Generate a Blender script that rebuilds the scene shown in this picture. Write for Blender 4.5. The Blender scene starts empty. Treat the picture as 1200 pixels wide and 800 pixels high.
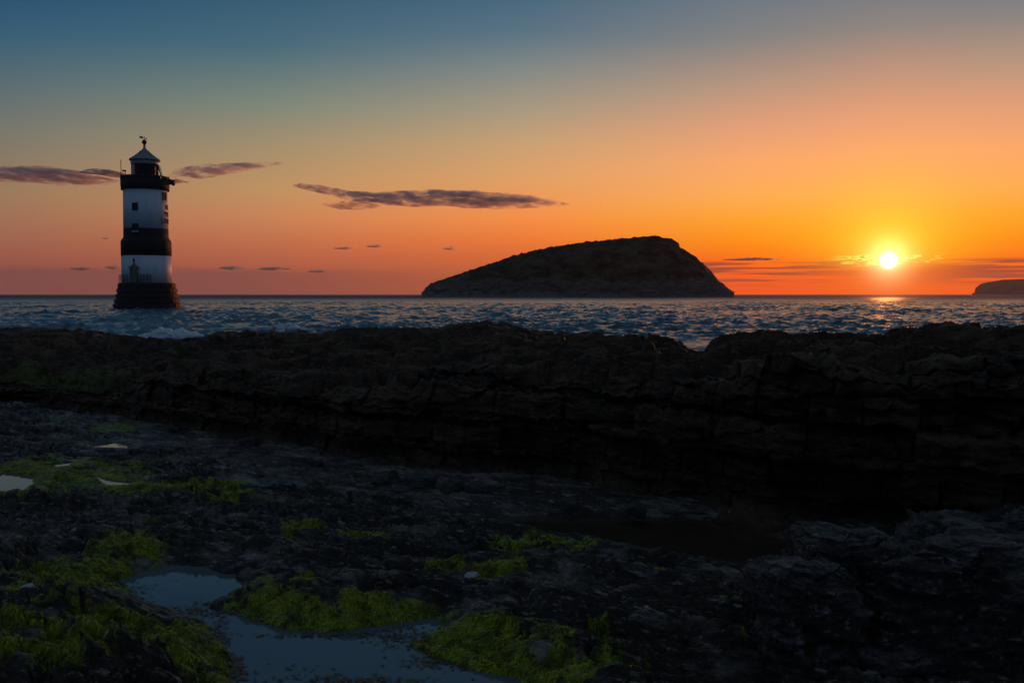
import bpy, bmesh, math, random
import numpy as np
from mathutils import Vector, Matrix

rng = np.random.default_rng(7)
random.seed(7)
scene = bpy.context.scene
COL = scene.collection
R = math.radians

# ------------------------------------------------------------------ camera
CAM_Z, FPX, PITCH = 2.5, 1100.0, math.atan(55 / 1100.0)
cam = bpy.data.cameras.new('camera')
cam.sensor_width = 36.0
cam.lens = FPX / 1200.0 * 36.0
cam.clip_start, cam.clip_end = 0.05, 120000.0
cam_o = bpy.data.objects.new('camera', cam)
COL.objects.link(cam_o)
cam_o.location = (0, 0, CAM_Z)
cam_o.rotation_euler = (math.pi / 2 - PITCH, 0, 0)
scene.camera = cam_o

# ------------------------------------------------------------------ world / sky
SUN_AZ, SUN_EL = 21.8, 1.93          # degrees, clockwise from +Y / above the horizon
sun_dir = Vector((math.sin(R(SUN_AZ)) * math.cos(R(SUN_EL)),
                  math.cos(R(SUN_AZ)) * math.cos(R(SUN_EL)), math.sin(R(SUN_EL))))


def lin(c):
    return tuple(0.86 * (v / 255 / 12.92 if v / 255 <= 0.04045 else ((v / 255 + 0.055) / 1.055) ** 2.4) for v in c)


class NT:
    """small helper for writing node trees"""
    def __init__(self, tree):
        self.t = tree

    def n(self, typ, **kw):
        nd = self.t.nodes.new(typ)
        for k, v in kw.items():
            setattr(nd, k, v)
        return nd

    def put(self, sock, v):
        if v is None:
            return
        if hasattr(v, 'is_output'):
            self.t.links.new(v, sock)
        else:
            sock.default_value = v

    def m(self, op, a, b=None, c=None, clamp=False):
        nd = self.n('ShaderNodeMath', operation=op, use_clamp=clamp)
        for i, v in enumerate((a, b, c)):
            self.put(nd.inputs[i], v)
        return nd.outputs[0]

    def vm(self, op, a, b=None, out=0):
        nd = self.n('ShaderNodeVectorMath', operation=op)
        self.put(nd.inputs[0], a)
        self.put(nd.inputs[1], b)
        return nd.outputs[out]

    def comb(self, x, y, z):
        nd = self.n('ShaderNodeCombineXYZ')
        for i, v in enumerate((x, y, z)):
            self.put(nd.inputs[i], v)
        return nd.outputs[0]

    def mix(self, f, a, b, blend='MIX'):
        nd = self.n('ShaderNodeMix', data_type='RGBA', blend_type=blend, clamp_factor=True)
        self.put(nd.inputs[0], f)
        for s, v in ((nd.inputs[6], a), (nd.inputs[7], b)):
            if isinstance(v, tuple) and len(v) == 3:
                v = v + (1,)
            self.put(s, v)
        return nd.outputs[2]

    def ramp(self, f, stops, interp='LINEAR'):
        nd = self.n('ShaderNodeValToRGB')
        cr = nd.color_ramp
        cr.interpolation = interp
        while len(cr.elements) < len(stops):
            cr.elements.new(0.5)
        for e, (p, c) in zip(cr.elements, stops):
            e.position = p
            e.color = (tuple(c) + (1,))[:4] if isinstance(c, (tuple, list)) else (c, c, c, 1)
        self.put(nd.inputs[0], f)
        return nd.outputs[0]

    def noise(self, vec, scale, detail=4, rough=0.55, dist=0.0, out=0):
        nd = self.n('ShaderNodeTexNoise')
        self.put(nd.inputs['Vector'], vec)
        nd.inputs['Scale'].default_value = scale
        nd.inputs['Detail'].default_value = detail
        nd.inputs['Roughness'].default_value = rough
        nd.inputs['Distortion'].default_value = dist
        return nd.outputs[out]

    def smooth(self, v, a, b, lo=0.0, hi=1.0):
        nd = self.n('ShaderNodeMapRange', interpolation_type='SMOOTHSTEP')
        self.put(nd.inputs[0], v)
        for i, q in enumerate((a, b, lo, hi)):
            self.put(nd.inputs[i + 1], q)
        return nd.outputs[0]


world = bpy.data.worlds.new('World')
scene.world = world
world.use_nodes = True
W = NT(world.node_tree)
bg = world.node_tree.nodes['Background']
tc = W.n('ShaderNodeTexCoord')
D = W.vm('NORMALIZE', tc.outputs['Generated'])
sep = W.n('ShaderNodeSeparateXYZ')
W.put(sep.inputs[0], D)
el = W.m('MAXIMUM', W.m('MULTIPLY', W.m('ARCSINE', sep.outputs[2]), 180 / math.pi), 0.0)     # degrees
hd = W.vm('NORMALIZE', W.comb(sep.outputs[0], sep.outputs[1], 0.0))
sh = (math.sin(R(SUN_AZ)), math.cos(R(SUN_AZ)), 0)
daz = W.m('MULTIPLY', W.m('ARCCOSINE', W.m('MULTIPLY', W.vm('DOT_PRODUCT', hd, sh, 1), 0.99999)), 180 / math.pi)
ang = W.m('MULTIPLY', W.m('ARCCOSINE', W.m('MULTIPLY', W.vm('DOT_PRODUCT', D, tuple(sun_dir), 1), 0.9999999)), 180 / math.pi)
pos = W.m('SQRT', W.m('DIVIDE', el, 90.0))
# evening sky colour against elevation (in degrees) at five bearings away from the sun
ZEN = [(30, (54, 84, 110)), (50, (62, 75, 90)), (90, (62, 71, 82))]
SKY = {
    0: [(0.0, (255, 84, 0)), (0.6, (255, 92, 0)), (1.3, (255, 100, 0)), (2.2, (255, 138, 8)), (3.2, (255, 158, 22)), (4.3, (255, 166, 42)), (5.8, (255, 172, 76)),
        (7.8, (253, 168, 102)), (9.8, (232, 158, 117)), (12, (194, 148, 122)), (14.7, (136, 130, 126)), (17.4, (102, 114, 126)), (22, (74, 98, 118))],
    8: [(0.0, (244, 80, 8)), (0.7, (250, 84, 6)), (2.0, (252, 104, 4)), (3.2, (252, 142, 14)), (4.5, (252, 162, 44)), (5.8, (252, 170, 84)), (7.8, (248, 166, 106)),
        (9.8, (222, 157, 120)), (12, (180, 148, 126)), (14.7, (124, 127, 128)), (17.4, (96, 114, 130)), (22, (70, 96, 118))],
    21: [(0.0, (172, 84, 58)), (1.0, (182, 88, 54)), (2.4, (222, 106, 52)), (3.4, (240, 122, 54)), (4.6, (246, 142, 70)), (7.0, (224, 160, 102)), (9.0, (200, 160, 116)),
         (11, (166, 152, 127)), (13.2, (128, 136, 133)), (15.3, (84, 113, 130)), (17.4, (62, 100, 124)), (22, (54, 92, 118))],
    36: [(0.0, (150, 80, 66)), (1.0, (158, 82, 64)), (2.2, (182, 99, 72)), (3.2, (194, 112, 76)), (4.5, (202, 131, 88)), (6.2, (192, 146, 98)), (8.8, (160, 142, 110)),
         (11, (122, 134, 120)), (14.2, (66, 104, 121)), (17.4, (42, 86, 113)), (22, (46, 86, 114))],
    50: [(0.0, (134, 76, 68)), (1.0, (136, 76, 66)), (2.2, (157, 91, 74)), (3.8, (162, 110, 84)), (5.4, (156, 122, 92)), (8.7, (117, 119, 108)), (11, (88, 107, 114)),
         (13.2, (54, 94, 116)), (15.2, (34, 82, 114)), (17.4, (20, 69, 104)), (22, (32, 74, 106))],
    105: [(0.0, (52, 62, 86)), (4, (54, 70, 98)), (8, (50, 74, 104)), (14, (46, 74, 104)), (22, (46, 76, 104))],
}
acc, prev = None, None
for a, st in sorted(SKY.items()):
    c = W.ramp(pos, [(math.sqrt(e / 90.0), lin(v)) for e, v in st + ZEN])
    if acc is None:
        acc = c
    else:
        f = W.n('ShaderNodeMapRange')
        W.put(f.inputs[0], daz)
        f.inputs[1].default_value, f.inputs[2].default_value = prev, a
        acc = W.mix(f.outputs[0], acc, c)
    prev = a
nish = W.n('ShaderNodeTexSky', sky_type='NISHITA', sun_disc=False, sun_elevation=R(SUN_EL), sun_rotation=R(SUN_AZ),
           air_density=1.5, dust_density=2.0, ozone_density=2.0)
STRENGTH = 0.1                                            # background strength; the ramps are scaled to match
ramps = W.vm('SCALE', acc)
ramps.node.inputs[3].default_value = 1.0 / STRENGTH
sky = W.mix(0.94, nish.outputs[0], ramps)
# low far-off layer cloud near the horizon
azs = W.m('ARCTAN2', sep.outputs[0], sep.outputs[1])
cv = W.comb(W.m('MULTIPLY', azs, 14.0), W.m('MULTIPLY', el, 1.1), 0.3)
n1 = W.noise(cv, 1.6, 6, 0.6)
cv2 = W.comb(W.m('MULTIPLY', azs, 5.0), W.m('MULTIPLY', el, 2.6), 4.3)
n2 = W.noise(cv2, 1.3, 5, 0.55)
top = W.m('ADD', 1.05, W.m('MULTIPLY', n1, 0.9))
left_l = W.m('MULTIPLY', W.smooth(W.m('SUBTRACT', el, top), 0.16, -0.22), W.smooth(daz, 24, 40))
left_l = W.m('MULTIPLY', left_l, W.smooth(daz, 100, 60))
st_col = tuple(v / STRENGTH for v in lin((112, 70, 72)))
sky = W.mix(W.m('MULTIPLY', left_l, 0.6), sky, st_col)
band = W.m('MULTIPLY', W.smooth(el, 2.05, 1.8), W.smooth(el, 0.35, 0.9))
band = W.m('MULTIPLY', band, W.smooth(n2, 0.42, 0.54))
band = W.m('MULTIPLY', band, W.smooth(daz, 0.6, 6.0, 0.12, 1.0))
band = W.m('MULTIPLY', band, W.smooth(daz, 22, 12))
sky = W.mix(W.m('MULTIPLY', band, 0.92), sky, tuple(v / STRENGTH for v in lin((150, 66, 50))))
# small gold-edged clouds beside the sun
cv3 = W.comb(W.m('MULTIPLY', azs, 55.0), W.m('MULTIPLY', el, 5.0), 2.7)
n3 = W.noise(cv3, 1.0, 5, 0.6)
gz = W.m('MULTIPLY', W.smooth(W.m('ABSOLUTE', W.m('SUBTRACT', el, 1.95)), 0.42, 0.18), W.smooth(daz, 3.6, 1.6))
sky = W.mix(W.m('MULTIPLY', gz, W.smooth(n3, 0.50, 0.58)), sky, tuple(v / STRENGTH for v in lin((255, 214, 84))))
sky = W.mix(W.m('MULTIPLY', gz, W.smooth(n3, 0.60, 0.66)), sky, tuple(v / STRENGTH for v in lin((150, 82, 20))))
# aureole and disc of the sun
def glow(width, amp, col, power=1.0):
    x = W.m('POWER', W.m('DIVIDE', ang, width), power)
    g = W.m('MULTIPLY', W.m('POWER', math.e, W.m('MULTIPLY', x, -1.0)), amp / STRENGTH)
    s = W.vm('SCALE', tuple(col))
    W.put(s.node.inputs[3], g)
    return s
above = W.smooth(el, 1.2, 2.3, 0.18, 1.0)
g1 = W.vm('SCALE', glow(2.2, 0.48, (0.25, 1.0, 0.06), 1.25))
W.put(g1.node.inputs[3], above)
sky = W.vm('ADD', sky, g1)
sky = W.vm('ADD', sky, glow(0.85, 1.1, (1.0, 0.85, 0.42), 1.5))
disc = W.m('MULTIPLY', W.smooth(ang, 0.56, 0.28), 1.5 / STRENGTH)
ds = W.vm('SCALE', (1.0, 0.95, 0.85))
W.put(ds.node.inputs[3], disc)
sky = W.vm('ADD', sky, ds)
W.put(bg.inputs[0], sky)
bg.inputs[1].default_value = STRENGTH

# ------------------------------------------------------------------ sun lamp
sl = bpy.data.lights.new('sun', 'SUN')
sl.energy = 1.2
sl.angle = R(0.5)
sl.color = (1.0, 0.25, 0.06)
sun_o = bpy.data.objects.new('sun', sl)
COL.objects.link(sun_o)
sun_o.rotation_euler = sun_dir.to_track_quat('Z', 'Y').to_euler()

scene.view_settings.view_transform = 'Standard'
scene.view_settings.look = 'None'
scene.view_settings.exposure = 0.3
scene.view_settings.gamma = 1.0
scene.render.engine = 'CYCLES'
cy = scene.cycles
cy.use_denoising = True
cy.max_bounces = 6
cy.diffuse_bounces = 3
cy.glossy_bounces = 3
cy.transmission_bounces = 4
cy.volume_bounces = 1
cy.sample_clamp_indirect = 3.0
cy.sample_clamp_direct = 2.2
cy.volume_max_steps = 128

# ------------------------------------------------------------------ helpers


def ray(px, py):
    a, b = (np.asarray(px, float) - 600) / FPX, (400 - np.asarray(py, float)) / FPX
    return a, math.cos(PITCH) + b * math.sin(PITCH), -math.sin(PITCH) + b * math.cos(PITCH)


def at_z(px, py, z):
    """point at height z seen along a bearing measured on site"""
    x, y, zz = ray(px, py)
    t = (z - CAM_Z) / zz
    return x * t, y * t


def at_y(px, py, Y):
    x, y, zz = ray(px, py)
    t = Y / y
    return x * t, CAM_Z + zz * t


PERM = rng.permutation(256).astype(np.int32)
PERM = np.concatenate([PERM, PERM, PERM])
GRAD = rng.normal(size=(256, 3)).astype(np.float32)
GRAD /= np.linalg.norm(GRAD, axis=1)[:, None]


def perlin(x, y, z=0.0):
    x = np.asarray(x, np.float32)
    y = np.asarray(y, np.float32) + 0 * x
    z = np.asarray(z, np.float32) + 0 * x
    xi, yi, zi = np.floor(x), np.floor(y), np.floor(z)
    xf, yf, zf = x - xi, y - yi, z - zi
    xi, yi, zi = xi.astype(np.int32) & 255, yi.astype(np.int32) & 255, zi.astype(np.int32) & 255
    u, v, w = (t * t * t * (t * (t * 6 - 15) + 10) for t in (xf, yf, zf))
    res = 0
    for dx in (0, 1):
        for dy in (0, 1):
            a = PERM[PERM[xi + dx] + yi + dy]
            for dz in (0, 1):
                g = GRAD[PERM[a + zi + dz] & 255]
                d = g[..., 0] * (xf - dx) + g[..., 1] * (yf - dy) + g[..., 2] * (zf - dz)
                res = res + d * (u if dx else 1 - u) * (v if dy else 1 - v) * (w if dz else 1 - w)
    return res * 1.6


def fbm(x, y, z=0.0, o=4, g=0.5, ridge=False):
    s, a, f, tot = 0, 1.0, 1.0, 0
    for i in range(o):
        p = perlin(np.asarray(x) * f + 17.3 * i, np.asarray(y) * f + 9.1 * i, np.asarray(z) * f + 3.7 * i)
        if ridge:
            p = 1 - 2 * np.abs(p)
        s = s + a * p
        tot += a
        a *= g
        f *= 2.03
    return s / tot


def cells(x, y, z=None, jit=0.9):
    """cell noise: distance to the nearest seed, to the second, and a random value of the cell"""
    x = np.asarray(x, np.float32)
    y = np.asarray(y, np.float32) + 0 * x
    flat = z is None
    z = 0 * x if flat else np.asarray(z, np.float32) + 0 * x
    xi, yi, zi = (np.floor(q).astype(np.int32) for q in (x, y, z))
    f1 = np.full(x.shape, 9.0, np.float32)
    f2 = f1.copy()
    cid = np.zeros(x.shape, np.float32)
    for dx in (-1, 0, 1):
        for dy in (-1, 0, 1):
            for dz in ((0,) if flat else (-1, 0, 1)):
                h = PERM[PERM[PERM[(xi + dx) & 255] + ((yi + dy) & 255)] + ((zi + dz) & 255)]
                g = GRAD[h]
                d = (xi + dx + 0.5 + 0.55 * jit * g[..., 0] - x) ** 2 + (yi + dy + 0.5 + 0.55 * jit * g[..., 1] - y) ** 2
                if not flat:
                    d = d + (zi + dz + 0.5 + 0.55 * jit * g[..., 2] - z) ** 2
                nearer = d < f1
                f2 = np.where(nearer, f1, np.minimum(f2, d))
                cid = np.where(nearer, h / 255.0, cid)
                f1 = np.where(nearer, d, f1)
    return np.sqrt(f1), np.sqrt(f2), cid


def spread(half, n, far, tail):
    """even columns across the view with wider-spaced ones to either side"""
    core = np.linspace(-half, half, n)
    st = core[1] - core[0]
    w = half + st + (far - half - st) * np.linspace(0, 1, tail) ** 1.5
    return np.concatenate([-w[::-1], core, w])


def sstep(v, a, b):
    t = np.clip((v - a) / (b - a), 0, 1)
    return t * t * (3 - 2 * t)


def poly_sd(x, y, poly):
    """signed distance to a polygon, negative inside"""
    d = np.full(x.shape, 1e9)
    ins = np.zeros(x.shape, bool)
    n = len(poly)
    for i in range(n):
        ax, ay = poly[i]
        bx, by = poly[(i + 1) % n]
        ex, ey = bx - ax, by - ay
        h = np.clip(((x - ax) * ex + (y - ay) * ey) / (ex * ex + ey * ey + 1e-12), 0, 1)
        d = np.minimum(d, (x - ax - ex * h) ** 2 + (y - ay - ey * h) ** 2)
        c = (ay > y) != (by > y)
        ins ^= c & (x < (bx - ax) * (y - ay) / (by - ay + 1e-12) + ax)
    return np.sqrt(d) * np.where(ins, -1, 1)


def grid_mesh(name, P, attrs=None, smooth=True, wrap=False):
    """P: rows x cols x 3"""
    r, c, _ = P.shape
    me = bpy.data.meshes.new(name)
    idx = np.arange(r * c).reshape(r, c)
    if wrap:
        idx = np.concatenate([idx, idx[:, :1]], 1)
    q = np.stack([idx[:-1, :-1], idx[:-1, 1:], idx[1:, 1:], idx[1:, :-1]], -1).reshape(-1, 4)
    fast_mesh(me, P.reshape(-1, 3), q, smooth)
    for k, v in (attrs or {}).items():
        at = me.attributes.new(k, 'FLOAT', 'POINT')
        at.data.foreach_set('value', np.ascontiguousarray(v, np.float32).ravel())
    return me


def fast_mesh(me, V, Q, smooth=True):
    n = len(Q)
    k = Q.shape[1]
    me.vertices.add(len(V))
    me.vertices.foreach_set('co', np.ascontiguousarray(V, np.float32).ravel())
    me.loops.add(n * k)
    me.loops.foreach_set('vertex_index', np.ascontiguousarray(Q, np.int32).ravel())
    me.polygons.add(n)
    me.polygons.foreach_set('loop_start', np.arange(0, n * k, k, dtype=np.int32))
    me.polygons.foreach_set('loop_total', np.full(n, k, np.int32))
    if smooth:
        me.polygons.foreach_set('use_smooth', np.ones(n, bool))
    me.update()
    me.validate()


def link(name, me, mat=None, parent=None):
    o = bpy.data.objects.new(name, me)
    COL.objects.link(o)
    if mat is not None:
        me.materials.clear()
        me.materials.append(mat)
    if parent is not None:
        o.parent = parent
    return o


def tag(o, label=None, cat=None, group=None, kind=None):
    for k, v in (('label', label), ('category', cat), ('group', group), ('kind', kind)):
        if v:
            o[k] = v
    return o


def empty(name, loc, rz=0.0):
    o = bpy.data.objects.new(name, None)
    COL.objects.link(o)
    o.location = loc
    o.rotation_euler = (0, 0, rz)
    return o


def material(name, rough=0.6, col=(0.1, 0.1, 0.1), spec=0.5):
    m = bpy.data.materials.new(name)
    m.use_nodes = True
    p = m.node_tree.nodes['Principled BSDF']
    p.inputs['Base Color'].default_value = tuple(col) + (1,)
    p.inputs['Roughness'].default_value = rough
    p.inputs['Specular IOR Level'].default_value = spec
    return m, NT(m.node_tree), p


def bump(N, p, h, strength, dist):
    b = N.n('ShaderNodeBump')
    b.inputs['Strength'].default_value = strength
    b.inputs['Distance'].default_value = dist
    N.put(b.inputs['Height'], h)
    N.put(p.inputs['Normal'], b.outputs[0])
    return b


def attr(N, name):
    return N.n('ShaderNodeAttribute', attribute_name=name).outputs['Fac']


# ------------------------------------------------------------------ materials
def rock_material(name, dark, mid, light, algae_col, scale=1.0, rough=(0.5, 0.8)):
    m, N, p = material(name, spec=0.38)
    co = N.n('ShaderNodeNewGeometry').outputs['Position']
    rot = N.n('ShaderNodeVectorRotate', rotation_type='Z_AXIS')
    N.put(rot.inputs['Vector'], co)
    rot.inputs['Angle'].default_value = R(24)
    cb = N.vm('MULTIPLY', rot.outputs[0], (1.0, 3.2, 3.6))
    a = N.noise(N.vm('MULTIPLY', rot.outputs[0], (1.0, 2.0, 2.5)), 1.9 * scale, 7, 0.68)
    b = N.noise(cb, 9 * scale, 7, 0.74)
    c = N.noise(co, 120 * scale, 3, 0.6)
    col = N.ramp(a, [(0.36, dark), (0.52, mid), (0.74, light)])
    col = N.mix(N.smooth(b, 0.55, 0.64, 0, 0.85), col, light)
    col = N.mix(N.smooth(b, 0.48, 0.38, 0, 0.85), col, dark)
    spot = N.noise(co, 70 * scale, 2, 0.5)
    col = N.mix(N.smooth(spot, 0.69, 0.73, 0, 0.55), col, (0.30, 0.29, 0.26))        # barnacles and lichen dots
    al = attr(N, 'algae')
    an = N.m('ADD', al, N.m('MULTIPLY', N.m('SUBTRACT', b, 0.5), 0.9))
    af = N.smooth(an, 0.36, 0.58)
    ac = N.mix(N.smooth(N.noise(co, 11, 4, 0.7), 0.35, 0.6), tuple(0.3 * v for v in algae_col), algae_col)
    col = N.mix(af, col, ac)
    N.put(p.inputs['Base Color'], col)
    wet = attr(N, 'wet')
    ro = N.m('ADD', rough[0], N.m('MULTIPLY', b, rough[1] - rough[0]))
    N.put(p.inputs['Roughness'], N.m('SUBTRACT', ro, N.m('MULTIPLY', wet, 0.22)))
    hh = N.m('ADD', N.m('MULTIPLY', b, 1.0), N.m('MULTIPLY', c, 0.35))
    bump(N, p, hh, 1.0, 0.035 / scale)
    return m


GREEN = (0.38, 0.39, 0.012)
M_shelf = rock_material('shelf_rock', (0.026, 0.016, 0.010), (0.095, 0.065, 0.046), (0.58, 0.46, 0.38), GREEN, 1.0, (0.14, 0.75))
M_ridge = rock_material('ridge_rock', (0.036, 0.016, 0.007), (0.125, 0.062, 0.028), (0.28, 0.155, 0.08), (0.16, 0.15, 0.02), 0.8, (0.62, 0.9))
M_boulder = rock_material('boulder_rock', (0.020, 0.014, 0.011), (0.074, 0.053, 0.043), (0.42, 0.33, 0.29), (0.04, 0.06, 0.03), 1.0, (0.28, 0.62))
M_stone = rock_material('loose_stone_rock', (0.05, 0.045, 0.04), (0.11, 0.10, 0.085), (0.2, 0.18, 0.16), GREEN, 1.2, (0.6, 0.85))


def water_material(name, body, scale, strength, dist, rough=0.03):
    m, N, p = material(name, rough, body)
    p.inputs['IOR'].default_value = 1.333
    co = N.n('ShaderNodeNewGeometry').outputs['Position']
    h = N.noise(co, scale, 4, 0.6)
    bump(N, p, h, strength, dist)
    return m, N, p


M_pool, _, _ = water_material('pool_water', (0.14, 0.155, 0.165), 9.0, 0.12, 0.004, 0.02)  # pale body colour stands in for part of the sky's reflection
M_dim, _, _ = water_material('channel_water', (0.060, 0.040, 0.024), 7.0, 0.3, 0.006, 0.03)
M_sea, Ns, ps = water_material('sea_water', (0.028, 0.120, 0.165), 0.9, 1.0, 0.35, 0.10)
ps.inputs['Specular IOR Level'].default_value = 0.40
# sea: several sizes of ripple and a little foam on the steep crests
co = Ns.n('ShaderNodeNewGeometry').outputs['Position']
cs = Ns.vm('MULTIPLY', co, (1.0, 1.5, 1.0))
hs = Ns.m('ADD', Ns.m('MULTIPLY', Ns.noise(cs, 0.9, 5, 0.62), 1.0), Ns.m('MULTIPLY', Ns.noise(cs, 0.18, 3, 0.5), 1.6))
bump(Ns, ps, hs, 0.55, 0.30)
fo = Ns.m('MULTIPLY', attr(Ns, 'foam'), Ns.smooth(Ns.noise(co, 1.6, 6, 0.7), 0.42, 0.6))
N_body = Ns.mix(fo, (0.028, 0.120, 0.165), (0.7, 0.72, 0.72))
Ns.put(ps.inputs['Base Color'], N_body)
sy = Ns.n('ShaderNodeSeparateXYZ')
Ns.put(sy.inputs[0], co)
# waves too far off to be modelled singly make the surface rougher
Ns.put(ps.inputs['Roughness'], Ns.m('ADD', Ns.smooth(sy.outputs[1], 60, 1100, 0.13, 0.80), Ns.m('MULTIPLY', fo, 0.5)))

# ------------------------------------------------------------------ sea
def build_sea():
    tcol = spread(0.70, 740, 4.5, 40)
    Yr = np.concatenate([np.exp(np.linspace(math.log(17), math.log(48), 60))[:-1],
                         np.exp(np.linspace(math.log(48), math.log(600), 500)),
                         np.exp(np.linspace(math.log(612), math.log(14000), 36))])
    Y, T = np.meshgrid(Yr, tcol, indexing='ij')
    X = T * Y
    dY = np.gradient(Yr)[:, None] + 0 * X
    dX = np.gradient(tcol)[None, :] * Y
    Z = np.zeros_like(X)
    DX, DY = np.zeros_like(X), np.zeros_like(X)
    r2 = np.random.default_rng(11)
    for i in range(70):
        lam = 0.7 * (4.8 / 0.7) ** r2.random()
        th = R(200 + r2.normal() * 34)          # running mostly towards the shore
        k = 2 * math.pi / lam
        kx, ky = k * math.sin(th), k * math.cos(th)
        amp = 0.0150 * lam ** 0.58 * (0.6 + 0.8 * r2.random())
        damp = sstep(lam / np.maximum(dY * abs(math.cos(th)), dX * abs(math.sin(th))), 1.7, 3.4)
        damp = damp * sstep(Y, 2500, 300)
        ph = kx * X + ky * Y + r2.random() * 6.283
        Z += amp * damp * np.cos(ph)
        DX -= 0.8 * amp * damp * math.sin(th) * np.sin(ph)
        DY -= 0.8 * amp * damp * math.cos(th) * np.sin(ph)
    gust = 0.55 + 0.85 * sstep(fbm(X / 26, Y / 60, 1.7, 3), -0.5, 0.6)
    Z *= gust
    caps = sstep(Z, 0.17, 0.26) * sstep(fbm(X / 9, Y / 14, 4.4, 3), 0.0, 0.35)
    # surf: swells steepening towards the rocks on the left
    surf = np.zeros_like(X)
    for (px, Yc, ln, hh, wd) in ((200, 47, 4.6, 0.42, 1.1), (335, 55, 2.4, 0.45, 0.9), (150, 70, 14, 0.30, 2.4), (60, 88, 16, 0.25, 2.5), (300, 95, 20, 0.2, 2.6), (820, 33, 3, 0.1, 1.0)):
        xc = (px - 600) / FPX * Yc
        yy = Y - Yc - 0.06 * (X - xc) + 0.5 * perlin(X / 2.5, Y * 0 + Yc)
        g = np.exp(-((X - xc) / ln) ** 4) * np.exp(-(yy / wd) ** 2 * np.where(yy < 0, 2.2, 0.5))
        Z += hh * g
        surf += g * (hh > 0.39)
    for (px, py, rx, ry) in ((818, 405, 25, 12), (165, 384, 160, 5), (60, 378, 120, 3), (250, 372, 120, 3)):
        xc, yc = at_z(px, py, 0.0)
        s = np.exp(-((X - xc) / (rx / FPX * yc)) ** 2 - ((Y - yc) / (ry / FPX * yc * yc / 2.5)) ** 2)
        surf += s * (0.8 if px > 500 else 0.30)
    foam = np.clip(surf + 0.8 * caps, 0, 1)
    for (lx, ly) in ((-62.8, 161.0),):          # white water round the foot of the tower
        rr = np.hypot(X - lx, Y - ly)
        foam = np.maximum(foam, sstep(rr, 9.5, 5.5) * 0.7)
    me = grid_mesh('sea', np.stack([X + DX, Y + DY, Z], -1), {'foam': foam})
    tag(link('sea', me, M_sea), kind='structure')


build_sea()

# ------------------------------------------------------------------ rock shelf in the foreground
def wpoly(pts, z):
    return [tuple(float(v) for v in at_z(px, py, z)) for px, py in pts]


POOLS = [   # outline as surveyed, water level, bed depth
    ([(138, 682), (168, 668), (200, 662), (240, 664), (285, 679), (299, 692), (252, 706), (243, 713), (285, 722), (330, 736), (400, 741), (468, 730),
      (515, 722), (512, 740), (478, 756), (520, 772), (560, 785), (640, 812), (640, 860), (290, 860), (275, 790), (262, 745), (238, 727), (200, 716), (160, 700)], 0.955, 0.20),
    ([(-60, 550), (0, 553), (46, 557), (41, 567), (24, 579), (0, 578), (-60, 580)], 0.965, 0.14),
    ([(104, 521), (140, 518.5), (162, 523), (150, 526), (112, 525)], 1.005, 0.05),
    ([(58, 545), (72, 542), (88, 541), (84, 546), (66, 548)], 1.005, 0.05),
    ([(108, 556), (128, 562), (156, 565), (150, 569), (126, 570)], 1.005, 0.05),
    ([(300, 563), (348, 566), (340, 571), (305, 569)], 1.005, 0.03),
    ([(545, 606), (640, 603), (800, 606), (905, 626), (960, 650), (930, 672), (880, 668), (800, 655), (720, 640), (640, 628), (580, 617)], 0.90, 0.20),
]
ALGAE = [(90, 672, 60, 14), (60, 690, 40, 12), (230, 772, 60, 30), (130, 765, 90, 28), (60, 790, 60, 20), (20, 755, 30, 15), (200, 745, 50, 15), (250, 795, 60, 15),
         (320, 710, 42, 9), (395, 727, 66, 9), (468, 720, 40, 9), (430, 708, 24, 7), (300, 690, 20, 8), (555, 770, 46, 18), (608, 788, 66, 18), (534, 744, 28, 12), (690, 794, 50, 14), (350, 694, 16, 5), (575, 735, 30, 6),
         (600, 742, 30, 7), (650, 762, 30, 10), (520, 675, 25, 7), (580, 681, 25, 7), (600, 655, 25, 8), (640, 645, 45, 9), (682, 646, 15, 6), (560, 690, 20, 4),
         (100, 566, 55, 13), (70, 549, 40, 6), (165, 573, 45, 8), (230, 573, 55, 6), (110, 547, 55, 6), (20, 546, 25, 6), (262, 588, 30, 5), (145, 646, 30, 9),
         (352, 630, 22, 5), (190, 612, 14, 5), (870, 724, 25, 5), (905, 756, 22, 8), (140, 500, 22, 5), (430, 640, 22, 5), (760, 690, 14, 3), (700, 748, 12, 4)]
# gentle rises and hollows of the shelf: px, py, rx m, ry m, dz
MOUNDS = [(20, 572, 0.6, 0.4, -0.05), (70, 634, 0.9, 0.30, 0.07), (40, 740, 0.45, 0.30, 0.11), (120, 722, 0.25, 0.2, 0.07), (20, 800, 0.5, 0.25, 0.12), (150, 790, 0.3, 0.2, 0.05), (365, 697, 0.26, 0.12, 0.07),
          (700, 720, 1.0, 0.9, 0.07), (640, 775, 0.16, 0.10, 0.06), (450, 640, 1.1, 0.5, 0.06), (640, 690, 0.7, 0.3, 0.05), (780, 668, 0.5, 0.3, 0.04),
          (235, 540, 1.2, 0.8, -0.01), (120, 585, 0.8, 0.4, 0.03)]
BASE_PX = [-500, -150, 0, 150, 200, 400, 600, 800, 900, 1050, 1200, 1500, 1800]
BASE_Y = [15.0, 13.2, 12.4, 11.4, 10.6, 8.75, 7.85, 6.85, 6.3, 5.8, 5.5, 5.2, 5.0]


def base_y(t):
    return np.interp(t * FPX + 600, BASE_PX, BASE_Y)


POOL_W = [(wpoly(p, lv), lv, dp) for p, lv, dp in POOLS]


def blob(X, Y, px, py, rx, ry, z=1.0):
    xc, yc = at_z(px, py, z)
    return ((X - xc) / (rx / FPX * yc)) ** 2 + ((Y - yc) / (ry / FPX * yc * yc / 1.5)) ** 2


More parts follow.
